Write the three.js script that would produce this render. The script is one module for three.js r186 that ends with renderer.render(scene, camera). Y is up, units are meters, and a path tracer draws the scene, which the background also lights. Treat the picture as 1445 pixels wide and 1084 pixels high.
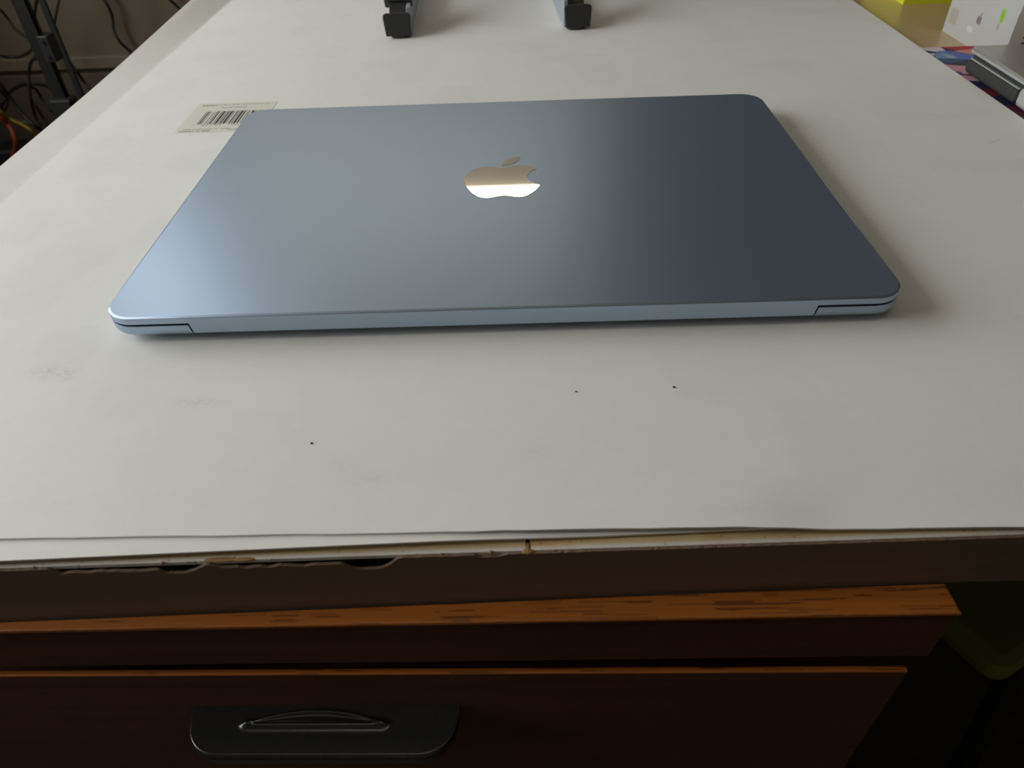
import * as THREE from 'three';
import { mergeGeometries, toCreasedNormals } from 'three/addons/utils/BufferGeometryUtils.js';
import { RoundedBoxGeometry } from 'three/addons/geometries/RoundedBoxGeometry.js';
import { RectAreaLightUniformsLib } from 'three/addons/lights/RectAreaLightUniformsLib.js';
import { Brush, Evaluator, SUBTRACTION } from 'three-bvh-csg';

// ───────────────────────── camera, sky, lights, exposure ─────────────────────────
// World: metres, y up. x runs along the laptop's hinge, z towards the photographer, the paper's top face is y = T.
const T = 0.75;
const scene = new THREE.Scene();
const camera = new THREE.PerspectiveCamera(2 * Math.atan(542 / 1016) * 180 / Math.PI, 1445 / 1084, 0.01, 50);
camera.position.set(0.00722, T + 0.16629, 0.22144);
camera.rotation.order = 'YXZ';
camera.rotation.set(-0.71469, 0.01928, -0.0397);
camera.focus = 0.31;
camera.userData.fStop = 20;
scene.add(camera);
const renderer = new THREE.WebGLRenderer({ antialias: true });
renderer.toneMapping = THREE.LinearToneMapping;
renderer.toneMappingExposure = 1.0;
renderer.shadowMap.enabled = true;
RectAreaLightUniformsLib.init();
scene.background = new THREE.Color().setRGB(0.9, 0.95, 1.0);           // overcast sky outside the window

const WIN = { z0: -0.75, z1: 0.45, y0: T + 0.13, y1: T + 0.90, x: -1.08 };     // opening in the left wall
const WIN2 = { x0: -1.04, x1: -0.68, y0: T + 0.56, y1: T + 1.22, z: -1.2 };      // smaller one in the back wall, left corner
const winLight = new THREE.RectAreaLight(new THREE.Color().setRGB(0.985, 1.0, 0.995), 6.3, WIN.z1 - WIN.z0 - 0.12, WIN.y1 - WIN.y0 - 0.12);
winLight.name = 'window_daylight';
winLight.position.set(WIN.x + 0.02, (WIN.y0 + WIN.y1) / 2, (WIN.z0 + WIN.z1) / 2);
winLight.lookAt(WIN.x + 1, (WIN.y0 + WIN.y1) / 2, (WIN.z0 + WIN.z1) / 2);
// three.js lights shine along -z of the object; lookAt turns a light's -z towards the target
scene.add(winLight);
const winLight2 = new THREE.RectAreaLight(new THREE.Color().setRGB(0.97, 1.0, 1.03), 2.5, WIN2.x1 - WIN2.x0 - 0.10, WIN2.y1 - WIN2.y0 - 0.10);
winLight2.name = 'back_window_daylight';
winLight2.position.set((WIN2.x0 + WIN2.x1) / 2, (WIN2.y0 + WIN2.y1) / 2, WIN2.z + 0.02);
winLight2.lookAt((WIN2.x0 + WIN2.x1) / 2, (WIN2.y0 + WIN2.y1) / 2, 0);
scene.add(winLight2);

// ───────────────────────── helpers ─────────────────────────
let seed = 12345;
const rnd = () => ((seed = (seed * 1664525 + 1013904223) >>> 0) / 4294967296);
const rr = (a, b) => a + (b - a) * rnd();
const used = {};
const numbered = (n) => { const k = used[n] = (used[n] ?? -1) + 1; return k ? n + '_' + String(k).padStart(3, '0') : n; };
const C = (r, g, b) => new THREE.Color().setRGB(r, g, b);
const clamp = (x, a = 0, b = 1) => Math.min(b, Math.max(a, x));
const smooth = (a, b, x) => { const t = clamp((x - a) / (b - a)); return t * t * (3 - 2 * t); };
function tag(o, label, category, group, kind) {
  if (label) o.userData.label = label;
  if (category) o.userData.category = category;
  if (group) o.userData.group = group;
  if (kind) o.userData.kind = kind;
  return o;
}
function obj(name, geo, mat, parent = scene) {
  const g = Array.isArray(geo) ? mergeGeometries(geo.map((x) => { const y = x.index ? x.toNonIndexed() : x; for (const k of Object.keys(y.attributes)) if (!['position', 'normal', 'uv'].includes(k)) y.deleteAttribute(k); return y; })) : geo;
  const m = new THREE.Mesh(g, mat);
  m.name = parent === scene ? numbered(name) : name;
  if (parent !== scene) { const n = parent.children.filter((c) => c.name === name || c.name.startsWith(name + '_0')).length; if (n) m.name = name + '_' + String(n).padStart(3, '0'); }
  m.castShadow = m.receiveShadow = true;
  parent.add(m);
  return m;
}
function thing(name, label, category, pos = [0, 0, 0], turn = 0, group) {
  const o = new THREE.Group(); o.name = numbered(name); o.position.set(...pos); o.rotation.y = turn; scene.add(o);
  return tag(o, label, category, group);
}
// box between two corners, uv in metres by the face's direction
function uvMetres(g) {
  g = g.index ? g.toNonIndexed() : g;
  const p = g.attributes.position, n = g.attributes.normal, uv = new Float32Array(p.count * 2);
  for (let i = 0; i < p.count; i++) {
    const ax = Math.abs(n.getX(i)), ay = Math.abs(n.getY(i)), az = Math.abs(n.getZ(i));
    const x = p.getX(i), y = p.getY(i), z = p.getZ(i);
    if (ay >= ax && ay >= az) { uv[2 * i] = x; uv[2 * i + 1] = -z; } else if (az >= ax) { uv[2 * i] = x; uv[2 * i + 1] = y; } else { uv[2 * i] = z; uv[2 * i + 1] = y; }
  }
  g.setAttribute('uv', new THREE.BufferAttribute(uv, 2));
  return g;
}
function bx(x0, x1, y0, y1, z0, z1, r = 0) {
  const w = x1 - x0, h = y1 - y0, d = z1 - z0;
  const g = r > 0 ? new RoundedBoxGeometry(w, h, d, 2, Math.min(r, w / 2.01, h / 2.01, d / 2.01)) : new THREE.BoxGeometry(w, h, d);
  g.translate((x0 + x1) / 2, (y0 + y1) / 2, (z0 + z1) / 2);
  return uvMetres(g);
}
function tube(pts, r, seg = 40, rad = 8) {
  return new THREE.TubeGeometry(new THREE.CatmullRomCurve3(pts.map((p) => new THREE.Vector3(...p))), seg, r, rad, false);
}
const rod = (a, b, r, n = 12) => { const A = new THREE.Vector3(...a), B = new THREE.Vector3(...b), d = B.clone().sub(A), g = new THREE.CylinderGeometry(r, r, d.length(), n); g.applyQuaternion(new THREE.Quaternion().setFromUnitVectors(new THREE.Vector3(0, 1, 0), d.normalize())); g.translate(...A.add(B).multiplyScalar(0.5).toArray()); return g; };
function bar(a, b, w, h) {     // flat bar from a to b in a y-z plane, w along x, h across
  const A = new THREE.Vector3(...a), B = new THREE.Vector3(...b), d = B.clone().sub(A), L = d.length();
  const g = new RoundedBoxGeometry(w, h, L, 2, Math.min(w, h) * 0.2);
  const q = new THREE.Quaternion().setFromUnitVectors(new THREE.Vector3(0, 0, 1), d.normalize());
  g.applyQuaternion(q); g.translate(...A.add(B).multiplyScalar(0.5).toArray()); return uvMetres(g);
}
// seeded value noise
function hash(x, y, s) { let h = (x * 374761393 + y * 668265263 + s * 974634541) | 0; h = Math.imul(h ^ (h >>> 13), 1274126177); return ((h ^ (h >>> 16)) >>> 0) / 4294967296; }
function vnoise(x, y, s) {
  const xi = Math.floor(x), yi = Math.floor(y), fx = x - xi, fy = y - yi, u = fx * fx * (3 - 2 * fx), v = fy * fy * (3 - 2 * fy);
  return (hash(xi, yi, s) * (1 - u) + hash(xi + 1, yi, s) * u) * (1 - v) + (hash(xi, yi + 1, s) * (1 - u) + hash(xi + 1, yi + 1, s) * u) * v;
}
const toS = (c) => 255 * (c <= 0.0031308 ? 12.92 * c : 1.055 * Math.pow(c, 1 / 2.4) - 0.055);
function dataTex(w, h, f, repeat) {        // f(i, j) -> linear rgb; row 0 is v = 0
  const a = new Uint8Array(w * h * 4);
  for (let j = 0; j < h; j++) for (let i = 0; i < w; i++) { const c = f(i, j), k = 4 * (j * w + i); a[k] = clamp(toS(c[0]), 0, 255); a[k + 1] = clamp(toS(c[1]), 0, 255); a[k + 2] = clamp(toS(c[2]), 0, 255); a[k + 3] = 255; }
  const t = new THREE.DataTexture(a, w, h); t.colorSpace = THREE.SRGBColorSpace; t.magFilter = THREE.LinearFilter; t.minFilter = THREE.LinearMipmapLinearFilter; t.generateMipmaps = true;
  if (repeat) { t.wrapS = t.wrapT = THREE.RepeatWrapping; t.repeat.set(...repeat); }
  t.needsUpdate = true; return t;
}
function wood(base, dark, s, { long = 0.6, wide = 0.3, w = 1024, h = 768, pores = 0.35, amount = 0.35 } = {}) {   // grain along u
  return dataTex(w, h, (i, j) => {
    const x = i / w * long, y = j / h * wide;
    const wob = vnoise(x * 6, y * 12, s) * 0.012;
    let g = 0.55 * vnoise(x * 8, (y + wob) * 320, s + 1) + 0.3 * vnoise(x * 20, (y + wob) * 900, s + 2) + 0.15 * vnoise(x * 3, y * 30, s + 3);
    const p = vnoise(x * 75, (y + wob) * 2400, s + 4); const pore = p > 1 - 0.28 * pores ? 0.6 : 0;
    const t = clamp(amount * (g - 0.3) * 1.8 + pore);
    return [0, 1, 2].map((k) => base[k] * (1 - t) + dark[k] * t);
  }, [1 / long, 1 / wide]);
}
const std = (o) => new THREE.MeshStandardMaterial(o);
const phys = (o) => new THREE.MeshPhysicalMaterial(o);

// rounded-rectangle ring in the xz plane
function ring(w, d, r, inset, y, n = 10) {
  const hw = w / 2 - inset, hd = d / 2 - inset, rad = Math.max(r - inset, 0.0008), out = [];
  for (const [cx, cz, a0] of [[hw - rad, hd - rad, 0], [-hw + rad, hd - rad, 1], [-hw + rad, -hd + rad, 2], [hw - rad, -hd + rad, 3]])
    for (let k = 0; k <= n; k++) { const a = (a0 + k / n) * Math.PI / 2; out.push([cx + rad * Math.cos(a), y, cz + rad * Math.sin(a)]); }
  return out;
}
function loft(rings, crease = 0.6) {       // rings from bottom to top; both ends capped
  const n = rings[0].length, pos = [], tri = (a, b, c) => pos.push(...a, ...b, ...c);
  for (let k = 0; k + 1 < rings.length; k++) for (let i = 0; i < n; i++) { const j = (i + 1) % n, A = rings[k], B = rings[k + 1]; tri(A[i], B[i], B[j]); tri(A[i], B[j], A[j]); }
  const cap = (R, up) => { const c = [0, 0, 0]; for (const q of R) for (let k = 0; k < 3; k++) c[k] += q[k] / n; for (let i = 0; i < n; i++) { const j = (i + 1) % n; up ? tri(c, R[j], R[i]) : tri(c, R[i], R[j]); } };
  const made = (p) => { const g = new THREE.BufferGeometry(); g.setAttribute('position', new THREE.Float32BufferAttribute(p, 3)); g.computeVertexNormals(); return g; };
  const sides = toCreasedNormals(made(pos.splice(0)), crease);
  cap(rings[0], false); cap(rings.at(-1), true);           // the caps keep their own flat normals
  return uvMetres(mergeGeometries([sides, made(pos)]));
}

// ───────────────────────── the room ─────────────────────────
const XL = WIN.x, XR = 1.8, ZB = -1.2, ZF = 1.7, H = 2.5, TH = 0.12;
const plaster = dataTex(256, 256, (i, j) => { const n = 0.92 + 0.08 * vnoise(i / 9, j / 9, 5) + 0.04 * vnoise(i / 40, j / 40, 6); return [0.52 * n, 0.46 * n, 0.37 * n]; }, [1, 1]);
const wallMat = std({ map: plaster, roughness: 0.9 });
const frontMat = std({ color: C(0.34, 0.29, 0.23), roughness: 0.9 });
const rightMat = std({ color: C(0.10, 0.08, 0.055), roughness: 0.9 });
tag(obj('floor', bx(XL - TH, XR + TH, -TH, 0, ZB - TH, ZF + TH), std({ map: dataTex(256, 256, (i, j) => { const n = 0.8 + 0.4 * vnoise(i / 3, j / 3, 8); return [0.035 * n, 0.03 * n, 0.027 * n]; }, [2, 2]), roughness: 0.8 })), null, null, null, 'structure');
tag(obj('ceiling', bx(XL - TH, XR + TH, H, H + TH, ZB - TH, ZF + TH), std({ color: C(0.50, 0.44, 0.34), roughness: 0.95 })), null, null, null, 'structure');
tag(obj('wall_back', [bx(XL - TH, XR + TH, 0, WIN2.y0, ZB - TH, ZB), bx(XL - TH, XR + TH, WIN2.y1, H, ZB - TH, ZB), bx(XL - TH, WIN2.x0, WIN2.y0, WIN2.y1, ZB - TH, ZB), bx(WIN2.x1, XR + TH, WIN2.y0, WIN2.y1, ZB - TH, ZB)], wallMat), null, null, null, 'structure');
// darker brown sheet on the lower back wall: shade put into its colour
tag(obj('shade_trim_3', bx(XL, 0.19, 0, T + 0.26, ZB, ZB + 0.004), std({ color: C(0.19, 0.152, 0.10), roughness: 0.85 })), null, null, null, 'structure');
{
  const w = new THREE.Group(); w.name = 'window_2'; w.position.set(0, 0, ZB - 0.06); scene.add(w); tag(w, null, null, null, 'structure');
  const wm = std({ color: C(0.7, 0.7, 0.68), roughness: 0.45 }), f = 0.045, q = WIN2;
  obj('window_frame', [bx(q.x0, q.x1, q.y0, q.y0 + f, -0.03, 0.03), bx(q.x0, q.x1, q.y1 - f, q.y1, -0.03, 0.03), bx(q.x0, q.x0 + f, q.y0 + f, q.y1 - f, -0.03, 0.03), bx(q.x1 - f, q.x1, q.y0 + f, q.y1 - f, -0.03, 0.03)], wm, w);
  obj('pane', bx(q.x0 + f, q.x1 - f, q.y0 + f, q.y1 - f, -0.003, 0.003), phys({ color: C(1, 1, 1), transmission: 1, thickness: 0, roughness: 0.02, ior: 1.5 }), w);
}
tag(obj('wall_right', bx(XR, XR + TH, 0, H, ZB, ZF), rightMat), null, null, null, 'structure');
tag(obj('wall_front', bx(XL - TH, XR + TH, 0, H, ZF, ZF + TH), frontMat), null, null, null, 'structure');
tag(obj('wall_left', [bx(XL - TH, XL, 0, WIN.y0, ZB, ZF), bx(XL - TH, XL, WIN.y1, H, ZB, ZF), bx(XL - TH, XL, WIN.y0, WIN.y1, ZB, WIN.z0), bx(XL - TH, XL, WIN.y0, WIN.y1, WIN.z1, ZF)], wallMat), null, null, null, 'structure');
{ // window in the left wall
  const w = new THREE.Group(); w.name = 'window_1'; w.position.set(XL - 0.06, 0, 0); scene.add(w); tag(w, null, null, null, 'structure');
  const wm = std({ color: C(0.7, 0.7, 0.68), roughness: 0.45 }), f = 0.05, zm = (WIN.z0 + WIN.z1) / 2;
  obj('window_frame', [bx(-0.03, 0.03, WIN.y0, WIN.y0 + f, WIN.z0, WIN.z1), bx(-0.03, 0.03, WIN.y1 - f, WIN.y1, WIN.z0, WIN.z1), bx(-0.03, 0.03, WIN.y0 + f, WIN.y1 - f, WIN.z0, WIN.z0 + f), bx(-0.03, 0.03, WIN.y0 + f, WIN.y1 - f, WIN.z1 - f, WIN.z1), bx(-0.03, 0.03, WIN.y0 + f, WIN.y1 - f, zm - 0.02, zm + 0.02)], wm, w);
  const gm = phys({ color: C(1, 1, 1), transmission: 1, thickness: 0, roughness: 0.02, ior: 1.5 });
  for (const [a, b] of [[WIN.z0 + f, zm - 0.02], [zm + 0.02, WIN.z1 - f]]) obj('pane', bx(-0.003, 0.003, WIN.y0 + f, WIN.y1 - f, a, b), gm, w);
}
{ // dark door in the back wall
  const d = new THREE.Group(); d.name = 'door_1'; d.position.set(0.20, 0, ZB); scene.add(d); tag(d, null, null, null, 'structure');
  const dm = std({ map: wood([0.17, 0.19, 0.22], [0.13, 0.145, 0.17], 71), roughness: 0.5 });
  obj('door_frame', [bx(0, 0.06, 0, 2.1, 0, 0.035), bx(0.94, 1.0, 0, 2.1, 0, 0.035), bx(0.06, 0.94, 2.04, 2.1, 0, 0.035)], dm, d);
  obj('door_leaf', bx(0.06, 0.94, 0, 2.04, 0, 0.02, 0.003), dm, d);
  obj('door_handle', [rod([0.14, 1.0, 0.02], [0.14, 1.0, 0.06], 0.01), rod([0.14, 1.0, 0.06], [0.26, 1.0, 0.06], 0.009)], std({ color: C(0.5, 0.5, 0.5), metalness: 1, roughness: 0.3 }), d);
}
// raised wall trim with the panelled dado below, far left
tag(obj('trim_1', [bx(XL, 0.19, T - 0.248, T - 0.226, ZB, ZB + 0.016, 0.003)], std({ color: C(0.23, 0.185, 0.125), roughness: 0.7 })), null, null, null, 'structure');
tag(obj('trim_2', [bx(-0.842, 0.19, 0.09, T - 0.256, ZB, ZB + 0.012, 0.003), bx(XL, -0.87, 0.09, T - 0.256, ZB, ZB + 0.012, 0.003)], std({ color: C(0.15, 0.12, 0.082), roughness: 0.75 })), null, null, null, 'structure');
tag(obj('baseboard_back', bx(XL, 0.19, 0, 0.09, ZB, ZB + 0.018, 0.003), std({ color: C(0.08, 0.065, 0.05), roughness: 0.6 })), null, null, null, 'structure');

// strip lamp on the back wall; it shows as the white lower half of the laptop's mirror emblem
{
  const y0 = T + 0.534, y1 = T + 0.598, x0 = -0.55, x1 = 0.13, zf = ZB + 0.016;
  const l = thing('wall_lamp', 'long white strip lamp mounted high on the beige back wall', 'lamp', [(x0 + x1) / 2, y0, ZB]);
  const w = x1 - x0, h = y1 - y0;
  obj('lamp_housing', [bx(-w / 2, w / 2, h, h + 0.004, 0, 0.016), bx(-w / 2 - 0.006, -w / 2, 0, h + 0.004, 0, 0.016), bx(w / 2, w / 2 + 0.006, 0, h + 0.004, 0, 0.016)], std({ color: C(0.5, 0.5, 0.5), roughness: 0.4 }), l);
  obj('lamp_diffuser', bx(-w / 2, w / 2, 0.001, h, 0, 0.015), std({ color: C(0.8, 0.8, 0.8), emissive: C(1, 0.95, 0.85), emissiveIntensity: 1.3, roughness: 0.6 }), l);
  const a = new THREE.RectAreaLight(C(1, 0.95, 0.85), 1.6, w, h); a.name = 'wall_lamp_light';
  a.position.set((x0 + x1) / 2, (y0 + y1) / 2, zf + 0.004); a.lookAt((x0 + x1) / 2, (y0 + y1) / 2, zf + 1); scene.add(a);
}

// ceiling lamp above the desk: it draws the bright line along the lid's edge and on the drawer pull
{
  const l = thing('ceiling_lamp', 'long narrow white tube lamp on the ceiling above the desk', 'lamp', [0.0, H, 0.35]);
  obj('lamp_body', [bx(-0.64, 0.64, -0.04, 0, -0.045, 0.045, 0.006), bx(-0.64, -0.61, -0.085, -0.04, -0.035, 0.035, 0.004), bx(0.61, 0.64, -0.085, -0.04, -0.035, 0.035, 0.004)], std({ color: C(0.6, 0.6, 0.58), roughness: 0.5 }), l);
  obj('lamp_tube', bx(-0.61, 0.61, -0.08, -0.045, -0.03, 0.03, 0.012), std({ color: C(0.8, 0.8, 0.78), emissive: C(1, 0.95, 0.85), emissiveIntensity: 1.2, roughness: 0.6 }), l);
  const a = new THREE.RectAreaLight(C(1, 0.95, 0.85), 5.5, 1.2, 0.056); a.name = 'ceiling_lamp_light';
  a.position.set(0, H - 0.086, 0.35); a.rotation.x = -Math.PI / 2; scene.add(a);
}

// ───────────────────────── desk ─────────────────────────
const DY = -0.0036;                                    // desk top, relative to the paper's top face
const deskTurn = 0.0114;
const desk = thing('desk', 'wooden desk with tan top, cream front strip and chipped dark brown edge band', 'desk', [0, 0, 0], 0);
{
  const zf = (x) => 0.1001 - (x + 0.1423) * 0.0114 + 0.0004;
  // everything along the front follows the line zf: built straight, then sheared by turning about y
  const turn = (g) => { g.translate(0, 0, -zf(0)); g.rotateY(deskTurn); g.translate(0, 0, zf(0)); return g; };
  const Z = zf(0), x0 = -0.272, x1 = 1.05, zb = -0.70;
  const tan = std({ map: wood([0.50, 0.36, 0.19], [0.36, 0.25, 0.12], 31, { amount: 0.3, pores: 0.05 }), roughness: 0.32 });
  obj('desk_top', turn(bx(x0, x1, T - 0.0315, T + DY - 0.0016, zb, Z - 0.004)), std({ color: C(0.05, 0.035, 0.025), roughness: 0.9 }), desk);
  obj('top_laminate', turn(bx(x0, x1, T + DY - 0.0016, T + DY, zb, Z - 0.034)), tan, desk);
  // cream strips with a seam, speckled with old glue
  const cream = std({ map: dataTex(1024, 128, (i, j) => {
    const n = 0.9 + 0.1 * vnoise(i / 3, j / 3, 41), o = smooth(0.5, 0.8, vnoise(i / 40, j / 18, 42)) * 0.6, sp = hash(i >> 1, j >> 1, 43) > 0.994 ? 0.6 : 1, low = smooth(8, 2, j);
    return [(0.66 + 0.06 * low) * n * sp, (0.52 - 0.11 * o + 0.17 * low) * n * sp, (0.28 - 0.12 * o + 0.36 * low) * n * sp];
  }, [1 / 0.33, 1 / 0.0339]), roughness: 0.55 });
  const stripUV = (g) => { const p = g.attributes.position, uv = g.attributes.uv; for (let i = 0; i < p.count; i++) uv.setXY(i, p.getX(i) - x0, Z - 0.0006 - p.getZ(i)); return g; };
  obj('edge_strip', turn(stripUV(bx(x0, 0.0070, T + DY - 0.0016, T + DY, Z - 0.0335, Z - 0.0008, 0.0003))), cream, desk);
  obj('edge_strip', turn(stripUV(bx(0.0082, x1, T + DY - 0.0016, T + DY, Z - 0.0335, Z - 0.0008, 0.0003))), cream, desk);
  // edge band with a broken upper edge; its lower edge drops a little to the left
  const s = new THREE.Shape(), top = T + DY + 0.0001, N = 520;
  const chip = (x) => {
    let c = 0.00015 + 0.0003 * vnoise(x * 900, 3, 51);
    c += 0.0022 * smooth(-0.1300, -0.1260, x) * (1 - smooth(-0.088, -0.083, x)) * (0.7 + 0.6 * vnoise(x * 260, 1, 52));
    c += 0.0012 * smooth(-0.0985, -0.0970, x) * (1 - smooth(-0.0890, -0.0865, x));
    c += 0.0024 * smooth(-0.0845, -0.080, x) * (1 - smooth(-0.032, -0.0285, x)) * (0.7 + 0.5 * vnoise(x * 300, 1, 53));
    c += 0.0022 * smooth(-0.0465, -0.0425, x) * (1 - smooth(-0.036, -0.030, x));
    c += 0.0010 * smooth(-0.008, -0.006, x) * (1 - smooth(-0.001, 0.002, x));
    return c;
  };
  const low = (x) => T - 0.0290 + 0.0272 * Math.min(x, 0.15);
  s.moveTo(x0, low(x0)); s.lineTo(0.142, low(0.142)); s.lineTo(0.1435, low(0.1435) - 0.0003); s.lineTo(x1, low(0.15) - 0.0003);
  for (let k = 0; k <= N; k++) { const x = k < 20 ? x1 - (x1 - 0.2) * k / 20 : 0.2 - (0.2 - x0) * (k - 20) / (N - 20); s.lineTo(x, top - chip(x)); }
  const bandMat = std({ map: wood([0.17, 0.115, 0.075], [0.10, 0.064, 0.042], 61, { amount: 0.25, pores: 0.05 }), roughness: 0.55 });
  const bg = new THREE.ExtrudeGeometry(s, { depth: 0.0010, bevelEnabled: false, curveSegments: 1 }); bg.translate(0, 0, Z - 0.0008);
  obj('edge_band', turn(uvMetres(bg)), bandMat, desk);
  // old glue at the seam and along the edge
  const glue = std({ color: C(0.26, 0.15, 0.04), roughness: 0.45 });
  const blob = (x, y, z, a, b, c) => { const g = new THREE.SphereGeometry(1, 10, 8); g.scale(a, b, c); g.translate(x, y, z); return g; };
  obj('glue_drip', turn(mergeGeometries([blob(0.0076, T + DY - 0.0004, Z - 0.0006, 0.0020, 0.0007, 0.0010), blob(0.0076, T + DY - 0.0004, Z - 0.0022, 0.0008, 0.0007, 0.0016)])), glue, desk);
  for (const [x, r] of [[-0.1335, 0.0005], [-0.0966, 0.0007], [-0.0895, 0.0004], [-0.0170, 0.0005], [-0.0030, 0.0008], [0.0150, 0.0004], [-0.0655, 0.0004]])
    obj('glue_crumb', turn(blob(x, T + DY, Z - 0.0006, r, r * 0.6, r * 0.7)), glue, desk);
  obj('glue_smear', turn(mergeGeometries([blob(-0.0800, T + DY - 0.0001, Z - 0.0012, 0.0055, 0.0003, 0.0008), blob(-0.0735, T + DY - 0.0001, Z - 0.0010, 0.0035, 0.0004, 0.0007)])), std({ color: C(0.30, 0.18, 0.06), roughness: 0.6 }), desk);
}

tag(obj('desk_side_panel', bx(0.985, 1.005, 0, T - 0.0316, -0.66, 0.05, 0.002), std({ color: C(0.05, 0.035, 0.025), roughness: 0.6 })), 'dark brown upright board carrying the right end of the desk', 'panel');
// ───────────────────────── drawer cabinet under the desk ─────────────────────────
{
  const cab = thing('drawer_cabinet', 'reddish brown wooden drawer cabinet standing under the desk front', 'cabinet', [0, 0, 0.1054], -0.0165);
  // local frame: z = 0 is the front plane
  const xl = -0.272, xr = 0.1325, top = T - 0.0256, zb = -0.52;
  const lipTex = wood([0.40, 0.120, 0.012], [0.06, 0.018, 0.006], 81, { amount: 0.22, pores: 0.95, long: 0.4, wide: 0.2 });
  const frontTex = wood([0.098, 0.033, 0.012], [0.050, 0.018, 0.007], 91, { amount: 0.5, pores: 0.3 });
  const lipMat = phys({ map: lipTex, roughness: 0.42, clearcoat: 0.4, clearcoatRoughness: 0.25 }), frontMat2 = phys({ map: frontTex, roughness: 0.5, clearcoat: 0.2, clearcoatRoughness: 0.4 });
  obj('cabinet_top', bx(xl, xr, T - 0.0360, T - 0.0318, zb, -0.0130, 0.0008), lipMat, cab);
  // front moulding: its back edge follows the desk's edge band
  const back = (x) => 0.1016 - (x + 0.1423) * 0.0114 - (0.1054 + 0.0165 * x);
  const ms = new THREE.Shape([[xl, -0.0002], [xr - 0.0002, -0.0002], [xr - 0.0006, -back(xr)], [xl, -back(xl)]].map((q) => new THREE.Vector2(...q)));
  const mg = new THREE.ExtrudeGeometry(ms, { depth: 0.0006, bevelEnabled: true, bevelThickness: 0.0007, bevelSize: 0.0009, bevelOffset: -0.0004, bevelSegments: 4 });
  mg.rotateX(-Math.PI / 2); mg.translate(0, T - 0.0263 - 0.0013, 0); { const p = mg.attributes.position; for (let i = 0; i < p.count; i++) { if (p.getZ(i) < back(p.getX(i))) p.setZ(i, back(p.getX(i))); p.setY(i, p.getY(i) + 0.0154 * p.getX(i)); } }
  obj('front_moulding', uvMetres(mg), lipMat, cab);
  { const fg = bx(xl, xr, T - 0.0519, T - 0.0280, -0.0035, 0, 0.0004), p = fg.attributes.position; for (let i = 0; i < p.count; i++) p.setY(i, p.getY(i) + (p.getY(i) > T - 0.04 ? 0.0154 : 0.0120) * p.getX(i)); obj('fascia', fg, frontMat2, cab); }
  obj('cabinet_body', [bx(xl, xl + 0.016, 0.02, T - 0.0362, zb, -0.030), bx(xr - 0.016, xr, 0.02, T - 0.0362, zb, -0.030), bx(xl + 0.016, xr - 0.016, 0.02, T - 0.0362, zb, zb + 0.01), bx(xl + 0.016, xr - 0.016, 0.02, 0.036, zb + 0.01, -0.02)], std({ map: frontTex, roughness: 0.7 }), cab);
  obj('plinth', bx(xl + 0.01, xr - 0.01, 0, 0.02, zb + 0.03, -0.05), std({ color: C(0.03, 0.02, 0.015), roughness: 0.8 }), cab);
  let y = T - 0.0602, first = true;
  for (const h of [0.150, 0.150, 0.150, 0.19]) {
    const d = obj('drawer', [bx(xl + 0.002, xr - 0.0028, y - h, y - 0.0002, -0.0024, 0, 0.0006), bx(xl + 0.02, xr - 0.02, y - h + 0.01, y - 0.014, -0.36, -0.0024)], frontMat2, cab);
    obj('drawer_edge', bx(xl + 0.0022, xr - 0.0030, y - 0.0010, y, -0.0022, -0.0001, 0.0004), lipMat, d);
    pull(d, y - 0.0214, first); first = false;
    y -= h + 0.008;
  }
}
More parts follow.
